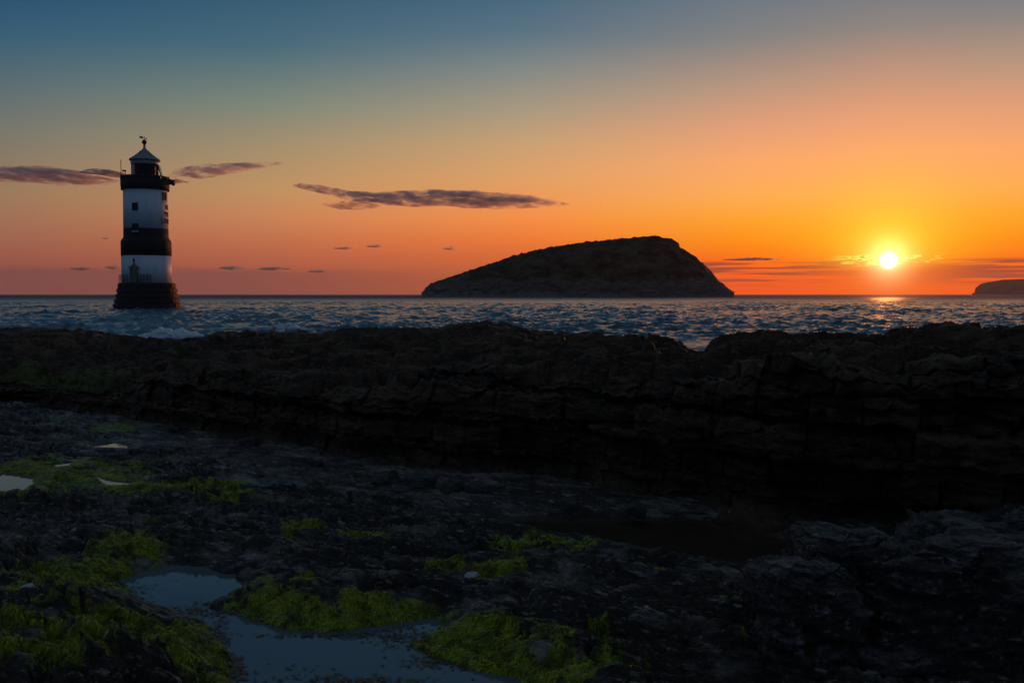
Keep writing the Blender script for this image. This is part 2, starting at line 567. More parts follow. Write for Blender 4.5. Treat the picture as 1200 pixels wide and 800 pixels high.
def shelf_height(X, Y):
    a = R(-24)
    U = X * math.cos(a) + Y * math.sin(a)
    V = -X * math.sin(a) + Y * math.cos(a)
    low = fbm(U / 1.7, V / 0.9, 0.5, 4)
    warp = fbm(U / 0.6, V / 0.45, 5.5, 3)
    h = 1.02 + 0.05 * low
    for px, py, rx, ry, dz in MOUNDS:
        xc, yc = at_z(px, py, 1.0)
        h = h + dz * np.exp(-((X - xc) / rx) ** 2 - ((Y - yc) / ry) ** 2)
    # thin dipping beds that break off in little steps
    s = V / 0.30 + 0.9 * low + 0.75 * warp
    f = s - np.floor(s)
    h = h + 0.075 * (np.minimum(f / 0.10, (1 - f) / 0.90) - 0.5) * sstep(fbm(U / 1.1, V / 0.5, 11.0, 2), -0.45, 0.25)
    s2 = V / 0.10 + 1.5 * warp + 1.1 * low
    f2 = s2 - np.floor(s2)
    h = h + 0.036 * (np.minimum(f2 / 0.14, (1 - f2) / 0.86) - 0.5) * sstep(fbm(U / 0.5, V / 0.3, 12.0, 2), -0.35, 0.25)
    det = 0.020 * fbm(U / 0.16, V / 0.085, 2.2, 4, 0.55, ridge=True) + 0.013 * fbm(U / 0.045, V / 0.024, 7.7, 3, 0.6)
    c1, c2, cid = cells(U / 0.42 + 0.5 * warp, V / 0.16 + 0.5 * low)
    lump = (1 - np.minimum(c1, 1) ** 2) * 0.022 + 0.050 * (cid - 0.5) * sstep(c2 - c1, 0.0, 0.25)
    k1, k2, kid = cells(U / 0.13 + 0.5 * warp, V / 0.048)
    lump = lump + (1 - np.minimum(k1, 1) ** 2) * 0.014 + 0.034 * (kid - 0.5)
    lump = lump - 0.075 * sstep(c2 - c1, 0.13, 0.0) * sstep(warp, -0.5, 0.2) - 0.022 * sstep(k2 - k1, 0.16, 0.0)
    det = det + (lump - 0.04) * (0.65 + 0.5 * sstep(low, -0.3, 0.3))
    pit = fbm(U / 0.22, V / 0.14, 8.1, 3)
    det = det - 0.030 * sstep(pit, 0.22, 0.55)
    # the floor of the channel below the ridge is smoother
    d_wall = base_y(X / Y) - Y
    chan = sstep(d_wall, 2.1, 1.2) * sstep(X, -7.5, -3.2)
    h = h * (1 - chan) + (0.985 + 0.025 * low + 0.012 * warp) * chan
    det = det * (1 - 0.62 * chan)
    near = np.full(X.shape, 9.0)
    for poly, lv, dp in POOL_W:
        sd = poly_sd(X, Y, poly) + (0.09 if lv < 0.92 else 0.035) * warp
        big = dp > 0.1
        w = sstep(sd, 0.02, 0.40 if big else 0.30)
        bank = lv + np.where(sd > 0, sd * (0.42 if big else 0.12) + 0.010, np.maximum(sd * 1.1, -dp))
        h = bank * (1 - w) + h * w
        det = det * ((0.40 if big else 0.12) + (0.60 if big else 0.88) * w)
        near = np.minimum(near, sd)
    return h + det, near


def build_shelf():
    tcol = spread(0.62, 740, 2.4, 60)
    v = np.linspace(0, 1, 540)[:, None]
    Y0, Y1 = 1.9, base_y(tcol)[None, :] + 0.5
    Y = Y0 * (Y1 / Y0) ** (v ** 0.92)
    X = tcol[None, :] * Y
    Z, near = shelf_height(X, Y)
    al = np.zeros_like(X)
    for b in ALGAE:
        al = np.maximum(al, np.exp(-0.42 * blob(X, Y, *b)))
    al = al * (0.72 + 0.6 * fbm(X / 0.5, Y / 0.5, 4.3, 2)) + 0.75 * fbm(X / 0.13, Y / 0.17, 3.3, 5, 0.6) * sstep(al, 0.02, 0.3) + 0.03
    al = al + 0.10 * sstep(near, 0.35, 0.05) * (near > -0.05)
    wet = np.clip(sstep(near, 0.5, 0.0) + 0.5 * sstep(fbm(X / 0.8, Y / 0.8, 9.9, 3), 0.0, 0.5), 0, 1)
    P = np.stack([X, Y, Z], -1)
    me = grid_mesh('rock_shelf', P, {'algae': np.clip(al, 0, 1), 'wet': wet}, smooth=False)
    tag(link('rock_shelf', me, M_shelf), kind='structure')
    return P, al, near


shelf_P, shelf_al, shelf_near = build_shelf()

# the shore goes on behind the camera and to either side
gx, gy = np.meshgrid(np.linspace(-45, 45, 160), np.linspace(-45, 4.5, 120))
gz = 0.80 + 0.22 * fbm(gx / 3.0, gy / 3.0, 0.7, 4) * sstep(gy, 2.0, -1.0) + 0.25 * sstep(gy, 0.5, -2.5)
gz = gz - 0.35 * sstep(gy, 0.0, 2.5)
me = grid_mesh('shore', np.stack([gx, gy, gz], -1), {'algae': 0 * gx, 'wet': 0 * gx})
tag(link('shore', me, M_shelf), kind='structure')

for i, (poly, lv, dp) in enumerate(POOL_W):
    c = np.mean(np.array(poly), 0)
    bm = bmesh.new()
    # water reaches a hand's breadth under the banks
    grow = 0.16 if dp > 0.1 else 0.06
    pts = []
    n = len(poly)
    area = sum(poly[k][0] * poly[(k + 1) % n][1] - poly[(k + 1) % n][0] * poly[k][1] for k in range(n))
    sg = 1 if area > 0 else -1
    for k in range(n):
        a_, b_, c_ = Vector(poly[k - 1]), Vector(poly[k]), Vector(poly[(k + 1) % n])
        t = ((b_ - a_).normalized() + (c_ - b_).normalized())
        t = t.normalized() if t.length > 1e-6 else Vector((1, 0))
        pts.append(b_ + sg * grow * Vector((t.y, -t.x)))
    vs = [bm.verts.new((p.x, p.y, lv)) for p in pts]
    f = bm.faces.new(vs)
    if f.normal.z < 0:
        f.normal_flip()
    bmesh.ops.triangulate(bm, faces=[f])
    bm.normal_update()
    for f in bm.faces:
        if f.normal.z < 0:
            f.normal_flip()
    me = bpy.data.meshes.new('tide_pool')
    bm.to_mesh(me)
    bm.free()
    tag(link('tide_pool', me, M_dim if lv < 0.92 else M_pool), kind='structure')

# ------------------------------------------------------------------ rock ridge between the shelf and the sea
CREST = [(-600, 392), (-200, 388), (0, 384), (30, 383), (100, 386), (150, 393), (200, 397), (240, 394), (256, 388), (300, 388), (380, 390), (402, 384), (440, 383), (480, 384),
         (512, 384), (530, 379), (570, 376), (600, 379), (615, 385), (640, 388), (680, 390), (700, 388), (711, 393), (740, 392), (780, 393), (800, 402), (815, 411),
         (825, 412), (833, 398), (850, 391), (880, 388), (905, 386), (930, 391), (965, 388), (1000, 391), (1030, 393), (1045, 385), (1080, 382), (1100, 377), (1145, 380),
         (1170, 383), (1200, 383), (1400, 385), (1800, 390)]
WALLTOP = [(-600, 1.35), (0, 1.36), (130, 1.38), (165, 1.42), (200, 1.50), (400, 1.62), (600, 1.74), (800, 1.86), (900, 1.93), (1050, 2.0), (1200, 2.05), (1800, 2.05)]


def build_ridge():
    tcol = spread(0.62, 720, 2.4, 60)
    px = tcol * FPX + 600
    yb = base_y(tcol) + 0.18 * perlin(tcol * 9, 0 * tcol, 0.3) + 0.10 * perlin(tcol * 31, 0 * tcol, 4.3)
    zw = np.interp(px, *zip(*WALLTOP))
    cd = np.interp(px, [-600, 0, 400, 800, 1200, 1800], [6.5, 6.2, 5.6, 4.8, 4.2, 4.0])
    cpy = np.interp(px, *zip(*CREST))
    _, ry, rz = ray(600, cpy)
    slope_t = rz / ry
    yc = yb + cd
    zc = CAM_Z + slope_t * yc
    # profile nodes: distance from the foot, height
    d_nodes = np.stack([0 * px - 0.35, 0 * px, 0 * px + 0.10, 0 * px + 0.22, 0 * px + 0.42, 0.45 + 0.25 * cd, 0.45 + 0.55 * cd, cd, cd + 0.8, cd + 2.2, cd + 4.5], 0)
    z_nodes = np.stack([0 * px + 0.72, 0 * px + 0.93, 0 * px + 1.08, zw - 0.12, zw, zw + 0.30 * (zc - zw), zw + 0.62 * (zc - zw), zc, zc - 0.12, zc - 0.9, 0 * px - 1.3], 0)
    w_nodes = np.array([0, 0.05, 0.11, 0.36, 0.42, 0.58, 0.74, 0.88, 0.92, 0.96, 1.0])
    v = np.linspace(0, 1, 390)
    dd = np.stack([np.interp(v, w_nodes, d_nodes[:, i]) for i in range(len(px))], 1)
    zz = np.stack([np.interp(v, w_nodes, z_nodes[:, i]) for i in range(len(px))], 1)
    V = v[:, None] + 0 * dd
    Y = yb[None, :] + dd
    X = tcol[None, :] * Y
    wall = sstep(V, 0.03, 0.10) * sstep(V, 0.50, 0.38)
    topw = sstep(V, 0.34, 0.46) * sstep(V, 0.97, 0.90)
    a = R(-33)
    U = X * math.cos(a) + Y * math.sin(a)
    Q = -X * math.sin(a) + Y * math.cos(a)
    low = fbm(U / 1.6, Q / 1.0, zz * 0.6, 4)
    # wall: beds standing proud and recessed, broken by upright joints
    zz_b = zz + 0.05 * low + 0.03 * U * 0.3
    bed = fbm(U / 2.5, zz_b / 0.085, 3.0, 3)
    blocks = fbm(U / 0.40, zz_b / 0.22, Q / 0.6, 4)
    rough = fbm(U / 0.10, zz / 0.05, Q / 0.1, 3)
    _, _, blk = cells(U / 0.75 + 0.3 * low, zz_b / 0.13, Q / 0.7)
    _, _, blk2 = cells(U / 0.26 + 0.3 * low, zz_b / 0.055, Q / 0.3)
    zl = zz_b / 0.105 + 0.5 * np.sin(zz_b * 23.0)
    Lb = np.floor(zl).astype(np.int32)
    ub = U / (0.34 + 0.5 * PERM[Lb & 255] / 255.0) + PERM[(Lb + 91) & 255] * 0.37
    Bb = np.floor(ub).astype(np.int32)
    rb = PERM[PERM[Lb & 255] + (Bb & 255)] / 255.0
    rl = PERM[(Lb + 37) & 255] / 255.0
    fz_, fu_ = zl - Lb, ub - Bb
    groove = np.maximum(sstep(np.abs(fz_ - 0.5), 0.40, 0.5), 0.8 * sstep(np.abs(fu_ - 0.5), 0.455, 0.5))
    step = np.floor(bed * 4 + blocks * 2.0)
    push = -0.008 * step - 0.05 * blocks - 0.03 * rough - 0.14 * low - 0.10 * (blk - 0.5) - 0.05 * (blk2 - 0.5) - 0.17 * (rb - 0.5) - 0.16 * (rl - 0.5) + 0.06 * groove
    foot = sstep(V, 0.02, 0.08) * sstep(V, 0.20, 0.10)
    push = push + 0.16 * foot * sstep(fbm(U / 1.1, 0 * U, 2.0, 2), -0.4, 0.2)         # undercut notch along the foot
    Y = Y + push * wall * 1.1
    # top: slabs stepping up seaward, cracks, pockets
    s = Q / 0.62 + 1.5 * low + 0.5 * fbm(U / 0.5, Q / 0.4, 1.0, 3)
    f = s - np.floor(s)
    dz = 0.15 * (np.minimum(f / 0.12, (1 - f) / 0.88) - 0.5)
    dz = dz + 0.12 * low + 0.05 * fbm(U / 0.28, Q / 0.16, 0.4, 4, 0.55, ridge=True) + 0.016 * fbm(U / 0.05, Q / 0.04, 0.2, 3, 0.6)
    c1, c2, cid = cells(U / 0.85 + 0.4 * low, Q / 0.42 + 0.4 * low)
    k1, k2, kid = cells(U / 0.24 + 0.4 * low, Q / 0.13)
    dz = dz + 0.10 * (cid - 0.5) * sstep(c2 - c1, 0.0, 0.12) - 0.05 * sstep(c2 - c1, 0.10, 0.0) + 0.035 * (1 - np.minimum(k1, 1) ** 2) + 0.03 * (kid - 0.5)
    Z = zz + dz * topw * (1 - 0.55 * sstep(V, 0.76, 0.86)) + 0.05 * rough * wall
    # mossy lower ledge in front of the ridge on the far left
    led = np.exp(-((px - 40) / 95.0) ** 4)[None, :]
    Z = Z + led * topw * (-0.20) * sstep(V, 0.60, 0.50)
    # let the skyline of the ridge follow the surveyed crest
    for it in range(3):
        sl = (Z - CAM_Z) / Y
        err = slope_t - sl.max(0)
        k = np.ones(15) / 15
        err = np.convolve(np.pad(err, 7, mode='edge'), k, 'valid')
        wgt = sstep(V, 0.55, 0.84) * sstep(V, 0.99, 0.90)
        Z = Z + wgt * err[None, :] * Y
        # nothing in front may stand above the crest line
        over = np.maximum((Z - CAM_Z) / Y - slope_t[None, :] - 0.0045, 0)
        Z = Z - over * Y
    X = tcol[None, :] * Y
    al = np.exp(-0.6 * (((px[None, :] - 50) / 90.0) ** 2 + ((V - 0.47) / 0.07) ** 2)) + 0.35 * fbm(U / 0.4, Q / 0.4, 6.0, 3) * sstep(px, 350, 0)[None, :]
    al = np.maximum(al, 0.5 * np.exp(-(((px[None, :] - 570) / 30.0) ** 2 + ((V - 0.66) / 0.03) ** 2)))
    me = grid_mesh('rock_ridge', np.stack([X, Y, Z], -1), {'algae': np.clip(al, 0, 1), 'wet': 0.15 * np.ones_like(X)}, smooth=False)
    tag(link('rock_ridge', me, M_ridge), kind='structure')


build_ridge()

# ------------------------------------------------------------------ boulders
def boulder_mesh(name, half, seed, n=80, ex=5.0, amp=0.06, strata=0.02, cut=None):
    """one block of bedded rock: a rounded box broken by joints and beds"""
    g = np.linspace(-1, 1, n)
    A, B = np.meshgrid(g, g, indexing='ij')
    one = np.ones_like(A)
    faces = [(one, A, B), (-one, B, A), (B, one, A), (A, -one, B), (A, B, one), (B, A, -one)]
    V, Q = [], []
    off = 0
    for fx, fy, fz in faces:
        p = np.stack([fx, fy, fz], -1)
        r = (np.abs(p) ** ex).sum(-1) ** (1 / ex)
        V.append((p / r[..., None]).reshape(-1, 3))
        idx = np.arange(n * n).reshape(n, n) + off
        Q.append(np.stack([idx[:-1, :-1], idx[1:, :-1], idx[1:, 1:], idx[:-1, 1:]], -1).reshape(-1, 4))
        off += n * n
    V, Q = np.concatenate(V), np.concatenate(Q)
    Nn = V / np.linalg.norm(V, axis=1)[:, None]
    P = V * np.array(half)
    if cut:
        for nx, ny, nz, d in cut:          # planes along which pieces have split away
            nn = np.array([nx, ny, nz]) / math.sqrt(nx * nx + ny * ny + nz * nz)
            e = P @ nn - d
            P = P - np.maximum(e, 0)[:, None] * nn
    x, y, z = P.T
    low = fbm(x / 0.5 + seed, y / 0.5, z / 0.4, 3)
    zb = z + 0.06 * low + 0.05 * x
    bed = np.floor(3 * fbm(x / 1.2 + seed, y / 1.2, zb / 0.07, 3) + 1.5 * fbm(x / 0.3, y / 0.3 + seed, zb / 0.15, 2))
    _, _, blk = cells(x / 0.34 + seed + 0.3 * low, y / 0.34, zb / 0.11)
    _, _, blk2 = cells(x / 0.15 + seed + 0.3 * low, y / 0.15, zb / 0.04)
    sc_ = min(1.0, max(half) / 0.6) if max(half) != 0.5 else 0.7
    d = sc_ * (0.085 * (blk - 0.5) + 0.035 * (blk2 - 0.5))
    d = d + amp * low + strata * bed * (np.abs(Nn[:, 2]) < 0.8) + 0.022 * fbm(x / 0.10, y / 0.10 + seed, zb / 0.035, 4, 0.55, ridge=True) + 0.006 * fbm(x / 0.03, y / 0.03, zb / 0.02 + seed, 3)
    P = P + Nn * d[:, None]
    me = bpy.data.meshes.new(name)
    fast_mesh(me, P, Q, True)
    bm = bmesh.new()
    bm.from_mesh(me)
    bmesh.ops.remove_doubles(bm, verts=bm.verts, dist=1e-5)
    bm.to_mesh(me)
    bm.free()
    for k, val in (('algae', 0.0), ('wet', 0.1)):
        at = me.attributes.new(k, 'FLOAT', 'POINT')
        at.data.foreach_set('value', np.full(len(me.vertices), val, np.float32))
    for p in me.polygons:
        p.use_smooth = False
    return me


def rock(name, me, loc, rot, label, cat='rock', group=None, scale=1.0, mat=None):
    o = link(name, me, mat or M_boulder)
    o.location, o.rotation_euler, o.scale = loc, rot, (scale,) * 3
    return tag(o, label, cat, group)


rock('boulder', boulder_mesh('boulder', (0.88, 0.24, 0.56), 3.1, 96, 9.0, 0.05, 0.012, [(-0.75, -0.3, 0.5, 0.78), (-0.3, 0.3, 1, 0.62)]), (2.13, 3.90, 0.87), (0.02, 0.0, 0.10),
     'big bedded boulder filling the lower right corner', group='boulders in the right foreground')
rock('boulder', boulder_mesh('boulder', (0.17, 0.20, 0.42), 8.4, 80, 7.0, 0.05, 0.012), (1.16, 3.78, 0.97), (0.0, 0.03, 0.25),
     'smaller low boulder leaning on the left end of the big boulder', group='boulders in the right foreground')
rock('boulder', boulder_mesh('boulder', (0.22, 0.22, 0.32), 5.4, 80, 6.0, 0.05, 0.014), (1.48, 4.05, 1.14), (0.0, -0.05, -0.15),
     'knobbly grey boulder with thin beds, behind the low left boulder', group='boulders in the right foreground')
rock('boulder', boulder_mesh('boulder', (0.80, 0.24, 0.50), 6.2, 84, 10.0, 0.03, 0.012, [(-0.9, -0.2, 0.4, 0.62)]), (2.60, 4.50, 0.91), (0.0, 0.02, -0.08),
     'flat topped slab of rock standing behind the big boulder', group='boulders in the right foreground')

# loose stones along the foot of the ridge
st_meshes = [boulder_mesh('stone', (0.5, 0.38, 0.26), 11.0 + 3 * k, 26, 7.0, 0.10, 0.02, [(0.6 - 0.5 * k, -0.7, 0.5, 0.34), (-0.7, 0.2 * k, 0.7, 0.33)]) for k in range(3)]
ORD = ['leftmost', 'second', 'third', 'fourth', 'fifth', 'sixth', 'seventh', 'eighth', 'ninth', 'tenth', 'rightmost']
spots = [(118, 473, 0.36), (140, 482, 0.30), (205, 506, 0.16), (292, 522, 0.20), (372, 546, 0.12), (452, 566, 0.22), (492, 570, 0.26), (530, 574, 0.18), (562, 578, 0.20), (668, 594, 0.16), (745, 600, 0.14)]
for i, (px, py, sc) in enumerate(spots):
    x, y = at_z(px, py, 0.98)
    lab = ('%s of the loose stones along the foot of the dark ridge' if i in (0, 10) else '%s loose stone from the left along the foot of the dark ridge') % ORD[i]
    rock('stone', st_meshes[i % 3], (float(x), float(y), 0.98 + 0.10 * sc), (0.25 * math.sin(i * 2.1), 0.25 * math.cos(i * 1.3), i * 1.9), lab, 'stone', 'loose stones at the foot of the ridge', sc, M_stone)


def ground_z(x, y):
    return float(shelf_height(np.array([x]), np.array([y]))[0][0])


m_pale, Np, pp = material('pale_stone', 0.55, (0.6, 0.6, 0.58))
Np.put(pp.inputs['Base Color'], Np.ramp(Np.noise(Np.n('ShaderNodeTexCoord').outputs['Object'], 14, 4), [(0.3, (0.35, 0.35, 0.33)), (0.7, (0.62, 0.63, 0.62))]))
for px, py, sx, lab in ((554, 682, 0.075, 'white wedge shaped stone lying in green weed mid foreground'), (33, 716, 0.06, 'pale blue-white stone among dark weedy rocks lower left'),
                        (757, 724, 0.03, 'tiny pale pebble on the dark slab')):
    x, y = (float(v) for v in at_z(px, py, 1.03))
    me = boulder_mesh('pale_stone', (0.5, 0.42, 0.22), px * 0.01, 16, 3.0, 0.08, 0.0, [(0.5, -0.5, 0.6, 0.26)])
    o = rock('pale_stone', me, (x, y, ground_z(x, y) + 0.10 * sx), (0.35, -0.1, 0.4), lab, 'stone', None, sx, m_pale)

# ------------------------------------------------------------------ weed
def weed():
    al, P = shelf_al, shelf_P
    fx, fy, fz = P[..., 0].ravel(), P[..., 1].ravel(), P[..., 2].ravel()
    cand = np.where((al.ravel() > 0.47) & (fy > 2.9) & (np.abs(fx / fy) < 0.65) & (fy < 9.5) & (shelf_near.ravel() > -0.10))[0]
    area = (fy[cand] ** 2)
    wts = area * (al.ravel()[cand] ** 1.5)
    sel = rng.choice(cand, 56000, p=wts / wts.sum())
    x, y, z = fx[sel], fy[sel], fz[sel]
    gz_y, gz_x = np.gradient(P[..., 2])
    gy = (gz_y / np.maximum(np.gradient(P[..., 1])[0], 1e-4)).ravel()[sel]
    gx = (gz_x / np.maximum(np.gradient(P[..., 0])[1], 1e-4)).ravel()[sel]
    th = np.arctan2(-gy, -gx) + rng.normal(0, 0.7, len(sel))
    L = rng.uniform(0.007, 0.024, len(sel)) * (0.7 + y / 14)
    w = rng.uniform(0.0012, 0.0032, len(sel)) * (0.6 + y / 9)
    dx, dy = np.cos(th), np.sin(th)
    sl = np.clip(gx * dx + gy * dy, -1.2, 0.5)
    V = np.zeros((len(sel), 6, 3), np.float32)
    for j, (s, lift) in enumerate(((0, 0.001), (0.5, 0.005), (1.0, 0.002))):
        k = s * L
        cz = z + sl * k + lift * rng.uniform(0.3, 1.3, len(sel))
        wob = rng.normal(0, 0.006, len(sel)) * s
        cx, cyy = x + dx * k - dy * wob, y + dy * k + dx * wob
        ww = w * (1 - 0.6 * s)
        V[:, 2 * j] = np.stack([cx - dy * ww, cyy + dx * ww, cz], -1)
        V[:, 2 * j + 1] = np.stack([cx + dy * ww, cyy - dx * ww, cz + 0.001], -1)
    b = np.arange(len(sel))[:, None] * 6
    Q = np.concatenate([b + np.array([[0, 1, 3, 2]]), b + np.array([[2, 3, 5, 4]])])
    me = bpy.data.meshes.new('green_seaweed')
    fast_mesh(me, V.reshape(-1, 3), Q, True)
    m, N, p = material('green_seaweed', 0.45)
    co = N.n('ShaderNodeNewGeometry').outputs['Position']
    N.put(p.inputs['Base Color'], N.ramp(N.noise(co, 11, 4, 0.7), [(0.3, (0.05, 0.05, 0.008)), (0.42, (0.15, 0.16, 0.006)), (0.55, (0.44, 0.45, 0.010)), (0.75, (0.56, 0.47, 0.02))]))
    tag(link('green_seaweed', me, m), 'bright green stringy weed matted around the rock pools', 'seaweed', kind='stuff')
    # scraps of red-brown weed afloat on the big pool
    pts = []
    for (px, py, rx, ry, n) in ((470, 745, 40, 14, 260), (520, 775, 50, 12, 220), (160, 690, 30, 8, 60), (225, 718, 45, 9, 200), (255, 750, 14, 25, 240), (275, 785, 12, 18, 200),
                                (430, 797, 90, 6, 160), (250, 708, 25, 5, 90), (380, 744, 90, 3, 160), (290, 700, 16, 5, 60), (360, 790, 70, 12, 40)):
        for k in range(n):
            x, y = at_z(px + rng.normal() * rx * 0.5, py + rng.normal() * ry * 0.5, 0.955)
            pts.append((float(x), float(y)))
    V, Q = [], []
    for i, (x, y) in enumerate(pts):
        r = random.uniform(0.003, 0.010)
        a = random.random() * 6.28
        for k in range(4):
            q = a + k * 1.57 + random.uniform(-0.4, 0.4)
            rr = r * random.uniform(0.5, 1.3)
            V.append((x + rr * math.cos(q) * 1.6, y + rr * math.sin(q), 0.9575 + random.uniform(0, 0.003)))
        Q.append([4 * i, 4 * i + 1, 4 * i + 2, 4 * i + 3])
    me = bpy.data.meshes.new('floating_weed')
    fast_mesh(me, np.array(V), np.array(Q), False)
    m, N, p = material('floating_weed', 0.5)
    co = N.n('ShaderNodeNewGeometry').outputs['Position']
    N.put(p.inputs['Base Color'], N.ramp(N.noise(co, 12, 2), [(0.35, (0.10, 0.03, 0.015)), (0.55, (0.12, 0.07, 0.025)), (0.7, (0.11, 0.10, 0.03))]))
    tag(link('floating_weed', me, m), 'scraps of red-brown weed floating on the big rock pool', 'seaweed', kind='stuff')


weed()

# ------------------------------------------------------------------ island and far headland
def land_mesh(name, prof, Y0, front, back, cols, rows, rough, bush, seed):
    pxs = np.linspace(prof[0][0], prof[-1][0], cols)
    py = np.interp(pxs, *zip(*prof))
    X0, Zt = at_y(pxs, py, Y0)
    Zt = np.maximum(Zt, -2)
    v = np.linspace(-1, 1, rows)[:, None]
    Yo = np.where(v < 0, v * front, v * back)
    g = np.where(v < 0, np.clip(1 - np.abs(v) ** 1.7, 0, 1), np.clip(1 - np.abs(v) ** 2.2, 0, 1))
    # the foot of the seaward cliffs is steep
    Y = Y0 + Yo * np.ones((1, cols))
    X = X0[None, :] * (Y / Y0)
    Z = -1.5 + (Zt[None, :] + 1.5) * g
    cliff = sstep(g, 0.0, 0.22)
    Z = np.maximum(Z, 0) * 1.0 + np.minimum(Z, 0) + rough * 0.5 * cliff * sstep(g, 1.0, 0.6)
    n = fbm(X / (rough * 7) + seed, Y / (rough * 7), Z / (rough * 4), 5)
    hN = sstep(Zt, 2, 14)[None, :]
    Z = Z + rough * 0.42 * n * sstep(g, 0.02, 0.3) * (0.25 + 0.75 * hN) * sstep(g, 1.02, 0.85)
    b = fbm(X / bush + seed, Y / bush, 0.5, 3)
    Z = Z + bush * 0.55 * np.maximum(b, 0) * hN
    Y = Y - rough * 0.9 * fbm(X / (rough * 3), Z / (rough * 1.2), seed, 4) * sstep(g, 1, 0.4)
    return grid_mesh(name, np.stack([X, Y, Z], -1), {'up': g * np.ones((1, cols))})


def land_material(name, rockc, grass, sc):
    m, N, p = material(name, 0.95, spec=0.2)
    geo = N.n('ShaderNodeNewGeometry')
    nz = N.n('ShaderNodeSeparateXYZ')
    N.put(nz.inputs[0], geo.outputs['Normal'])
    n1_ = N.noise(geo.outputs['Position'], 0.08 * sc, 6, 0.65)
    n2_ = N.noise(N.vm('MULTIPLY', geo.outputs['Position'], (1, 1, 4)), 0.14 * sc, 5, 0.65)
    pz = N.n('ShaderNodeSeparateXYZ')
    N.put(pz.inputs[0], geo.outputs['Position'])
    gcol = N.mix(N.smooth(n1_, 0.4, 0.6), grass, tuple(0.4 * v for v in grass))
    rcol = N.mix(N.smooth(n2_, 0.36, 0.66), rockc, tuple(0.45 * v for v in rockc))
    f = N.m('ADD', N.m('MULTIPLY', N.m('SUBTRACT', n1_, 0.5), 1.6), N.smooth(pz.outputs[2], 6 / sc, 30 / sc))
    ccol = N.mix(N.smooth(N.m('ADD', pz.outputs[2], N.m('MULTIPLY', n2_, 22 / sc)), 18 / sc, 11 / sc), N.mix(N.smooth(f, 0.15, 0.7), rcol, gcol), tuple(1.25 * v for v in rockc))
    N.put(p.inputs['Base Color'], ccol)
    bump(N, p, n2_, 0.8, 2.0 / sc)
    return m


ISL = [(494, 347), (496, 345.5), (499, 339), (505, 334), (520, 328), (540, 321), (570, 311), (600, 301), (630, 293), (660, 288), (690, 284), (720, 281), (750, 278), (765, 277), (785, 280),
       (795, 285), (797, 290), (810, 298), (825, 310), (835, 320), (842, 330), (850, 338), (857, 345), (860, 347)]
tag(link('island', land_mesh('island', ISL, 950.0, 100.0, 420.0, 520, 150, 10.0, 5.5, 2.0), land_material('island_ground', (0.17, 0.14, 0.115), (0.10, 0.085, 0.05), 1.0)), kind='structure')
HEAD = [(1139, 347), (1141.5, 345.5), (1143, 338), (1148, 333.5), (1153, 331.5), (1165, 329.5), (1175, 327.8), (1200, 327), (1260, 324), (1350, 329), (1430, 333), (1500, 347)]
tag(link('headland', land_mesh('headland', HEAD, 9000.0, 500.0, 2500.0, 260, 60, 30.0, 14.0, 5.0), land_material('headland_ground', (0.16, 0.13, 0.11), (0.05, 0.045, 0.025), 0.1)), kind='structure')

# ------------------------------------------------------------------ lighthouse
S = 0.1465                      # metres per surveyed unit at the tower
LY = 161.0
lx_, lz_ = at_y(172.6, 345, LY)
LH = empty('lighthouse', (float(lx_), LY, 0.0))
tag(LH, 'white lighthouse with black bands standing in the sea on a stepped dark base', 'lighthouse')
BEAR = math.atan2(float(lx_), LY)
LH.rotation_euler = (0, 0, -BEAR)    # local -Y looks at the shore where the photograph was taken


def hz(py):
    return (362.5 - py) * S


def weathered(name, base, dirty, rough, amount=0.6, bscale=1.2):
    m, N, p = material(name, rough)
    co_ = N.n('ShaderNodeTexCoord').outputs['Object']
    n_ = N.noise(N.vm('MULTIPLY', co_, (1, 1, 0.25)), bscale, 6, 0.65)
    N.put(p.inputs['Base Color'], N.mix(N.smooth(n_, 0.45, 0.75, 0, amount), base, dirty))
    bump(N, p, N.noise(co_, 5, 4), 0.25, 0.03)
    return m


M_white = weathered('white_paint', (0.76, 0.78, 0.80), (0.55, 0.53, 0.49), 0.6)
M_black = weathered('black_paint', (0.016, 0.015, 0.015), (0.03, 0.028, 0.026), 0.8)
M_base = weathered('base_stone', (0.032, 0.027, 0.023), (0.016, 0.015, 0.013), 0.75)
M_lead = weathered('grey_lead', (0.30, 0.32, 0.34), (0.18, 0.18, 0.18), 0.5)
M_iron = weathered('dark_iron', (0.03, 0.03, 0.03), (0.07, 0.04, 0.025), 0.55)
M_bronze = weathered('door_paint', (0.20, 0.17, 0.09), (0.12, 0.10, 0.06), 0.5)
M_panel, _, _ = material('solar_panel', 0.15, (0.02, 0.025, 0.05))
M_glass, Ng, pg = material('lantern_glass', 0.05, (0.85, 0.9, 0.9))
pg.inputs['Transmission Weight'].default_value = 0.9
pg.inputs['IOR'].default_value = 1.1
M_dark, _, _ = material('dark_opening', 0.3, (0.015, 0.016, 0.018))


